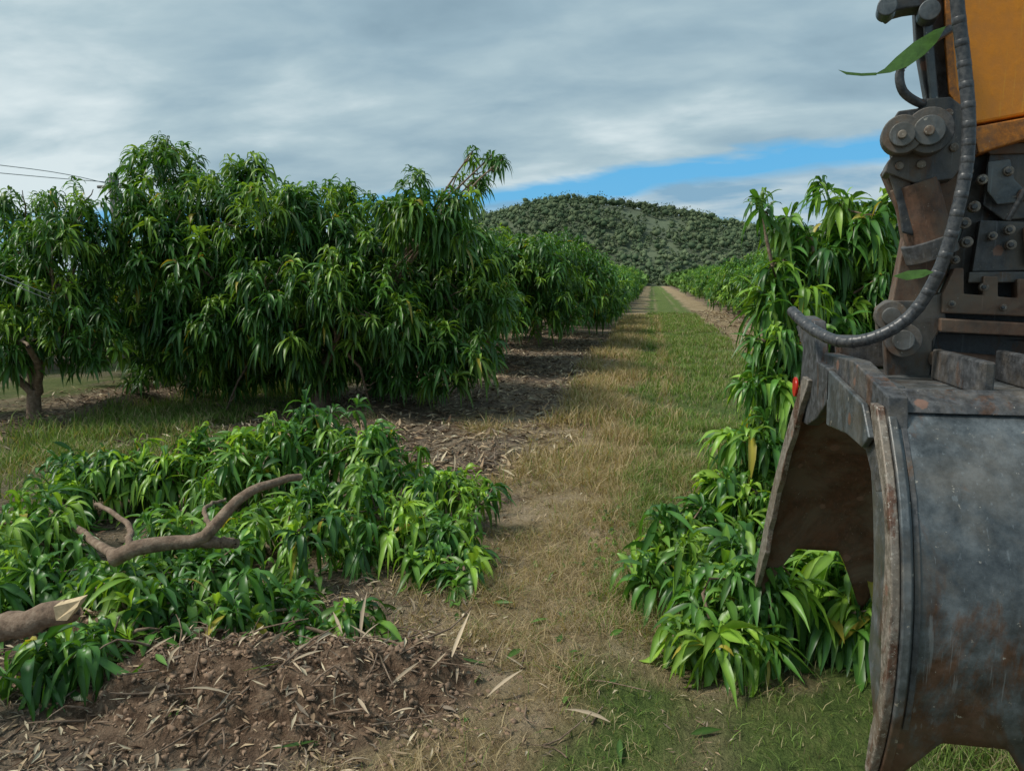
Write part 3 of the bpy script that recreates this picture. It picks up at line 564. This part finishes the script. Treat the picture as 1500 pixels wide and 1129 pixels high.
prism('left_arm',[OX(x,y,.83) for x,y in ((1206,516),(1250,528),(1300,580),(1300,640),(1296,720),(1282,720),(1268,660),(1236,628),(1214,596))],np.array([.07,0,0]),M_dark,gp)
prism('left_arm_lower',[OX(x,y,.80) for x,y in ((1212,540),(1232,560),(1262,590),(1272,640),(1262,655),(1240,635),(1210,622))],np.array([.025,0,0]),M_steel,gp)
def box(name,x0,x1,y0,y1,z0,z1,mat,b=.008): return prism(name,[(x0,y0,z0),(x1,y0,z0),(x1,y1,z0),(x0,y1,z0)],np.array([0,0,z1-z0]),mat,gp,b)
box('top_deck',.86,2.2,2.96,4.1,1.88,1.97,M_steel)
box('top_rail',.865,.93,3.03,4.2,1.972,2.01,M_steel)
box('rear_beam',.9,2.2,3.95,4.15,1.98,2.12,M_dark)
box('gusset',1.2,1.24,3.06,3.6,1.972,2.1,M_dark); box('gusset_2',1.45,1.49,3.06,3.6,1.972,2.1,M_dark)
cyl('far_hinge',(.84,4.1,1.80),(2.1,4.1,1.80),.07,M_dark,gp)
cyl('near_hinge',(.88,3.3,1.78),(2.1,3.3,1.78),.06,M_dark,gp)
# ------------------------------------------------------------ world, sun, camera
w=bpy.data.worlds.new("World"); sc.world=w; w.use_nodes=True; nt=w.node_tree
for n in list(nt.nodes): nt.nodes.remove(n)
o=N(nt,'ShaderNodeOutputWorld'); bg=N(nt,'ShaderNodeBackground'); bg.inputs[1].default_value=.15; nt.links.new(bg.outputs[0],o.inputs[0])
SE=52; az=R(-110)
sky=N(nt,'ShaderNodeTexSky'); sky.sky_type='NISHITA'; sky.sun_disc=False; sky.sun_elevation=R(SE)
tc=N(nt,'ShaderNodeTexCoord'); sep=N(nt,'ShaderNodeSeparateXYZ'); nt.links.new(tc.outputs['Generated'],sep.inputs[0])
def M(op,a,b=None,c=None):
    n=N(nt,'ShaderNodeMath',operation=op)
    for i,v in enumerate((a,b,c)):
        if v is None: continue
        if isinstance(v,(int,float)): n.inputs[i].default_value=v
        else: nt.links.new(v,n.inputs[i])
    return n.outputs[0]
zc=M('MAXIMUM',sep.outputs[2],0.); den=M('ADD',zc,.22)
cx=M('DIVIDE',sep.outputs[0],den); cy=M('DIVIDE',sep.outputs[1],den)
cb=N(nt,'ShaderNodeCombineXYZ'); nt.links.new(cx,cb.inputs[0]); nt.links.new(cy,cb.inputs[1])
mp=N(nt,'ShaderNodeMapping'); mp.inputs['Rotation'].default_value=(0,0,R(25)); mp.inputs['Scale'].default_value=(.8,1.2,1); nt.links.new(cb.outputs[0],mp.inputs[0])
f1=ntex(nt,.9,5,.48,mp.outputs[0],.3); f2=ntex(nt,3.2,6,.52,mp.outputs[0],.2)
fm=M('ADD',M('MULTIPLY',f1,.62),M('MULTIPLY',f2,.38))
fm=M('ADD',fm,M('MULTIPLY',sep.outputs[0],-.10))
cl=ramp(nt,fm,[(.36,(1.65,2.45,3.0)),(.46,(2.15,3.05,3.6)),(.55,(2.9,3.8,4.2)),(.66,(4.6,5.3,5.5))])
line=M('SUBTRACT',sep.outputs[2],M('ADD',M('MULTIPLY',sep.outputs[0],.10),.122))
nz=M('MULTIPLY',M('SUBTRACT',f2,.5),.05); band_=M('ABSOLUTE',M('ADD',line,nz))
gap=ramp(nt,band_,[(.008,1.),(.020,0.)])
blue=mixc(nt,.8,sky.outputs[0],(.4,2.8,5.2))
low=ramp(nt,M('ADD',line,nz),[(0.,1.),(.01,0.)])
lowc=ramp(nt,f2,[(.4,(1.6,2.8,3.8)),(.6,(3.4,4.2,4.6))])
c=mixc(nt,low,cl,lowc); c=mixc(nt,gap,c,blue); nt.links.new(c,bg.inputs[0])
sd=bpy.data.lights.new('sun','SUN'); sd.energy=3.3; sd.angle=R(12); sd.color=(1,.95,.86); so_=bpy.data.objects.new('sun',sd); sc.collection.objects.link(so_)
dirv=Vector((math.sin(az)*math.cos(R(SE)),math.cos(az)*math.cos(R(SE)),math.sin(R(SE)))); so_.rotation_euler=dirv.to_track_quat('Z','Y').to_euler(); sky.sun_rotation=az
cd=bpy.data.cameras.new('camera'); cam=bpy.data.objects.new('camera',cd); sc.collection.objects.link(cam); cam.location=(0,0,CH); cam.rotation_euler=(R(90)-PIT,0,PSI)
cd.sensor_width=36; cd.lens=FP/1500*36; cd.clip_start=.05; cd.clip_end=4000; sc.camera=cam
sc.view_settings.view_transform='Standard'; sc.view_settings.look='None'; sc.view_settings.exposure=0
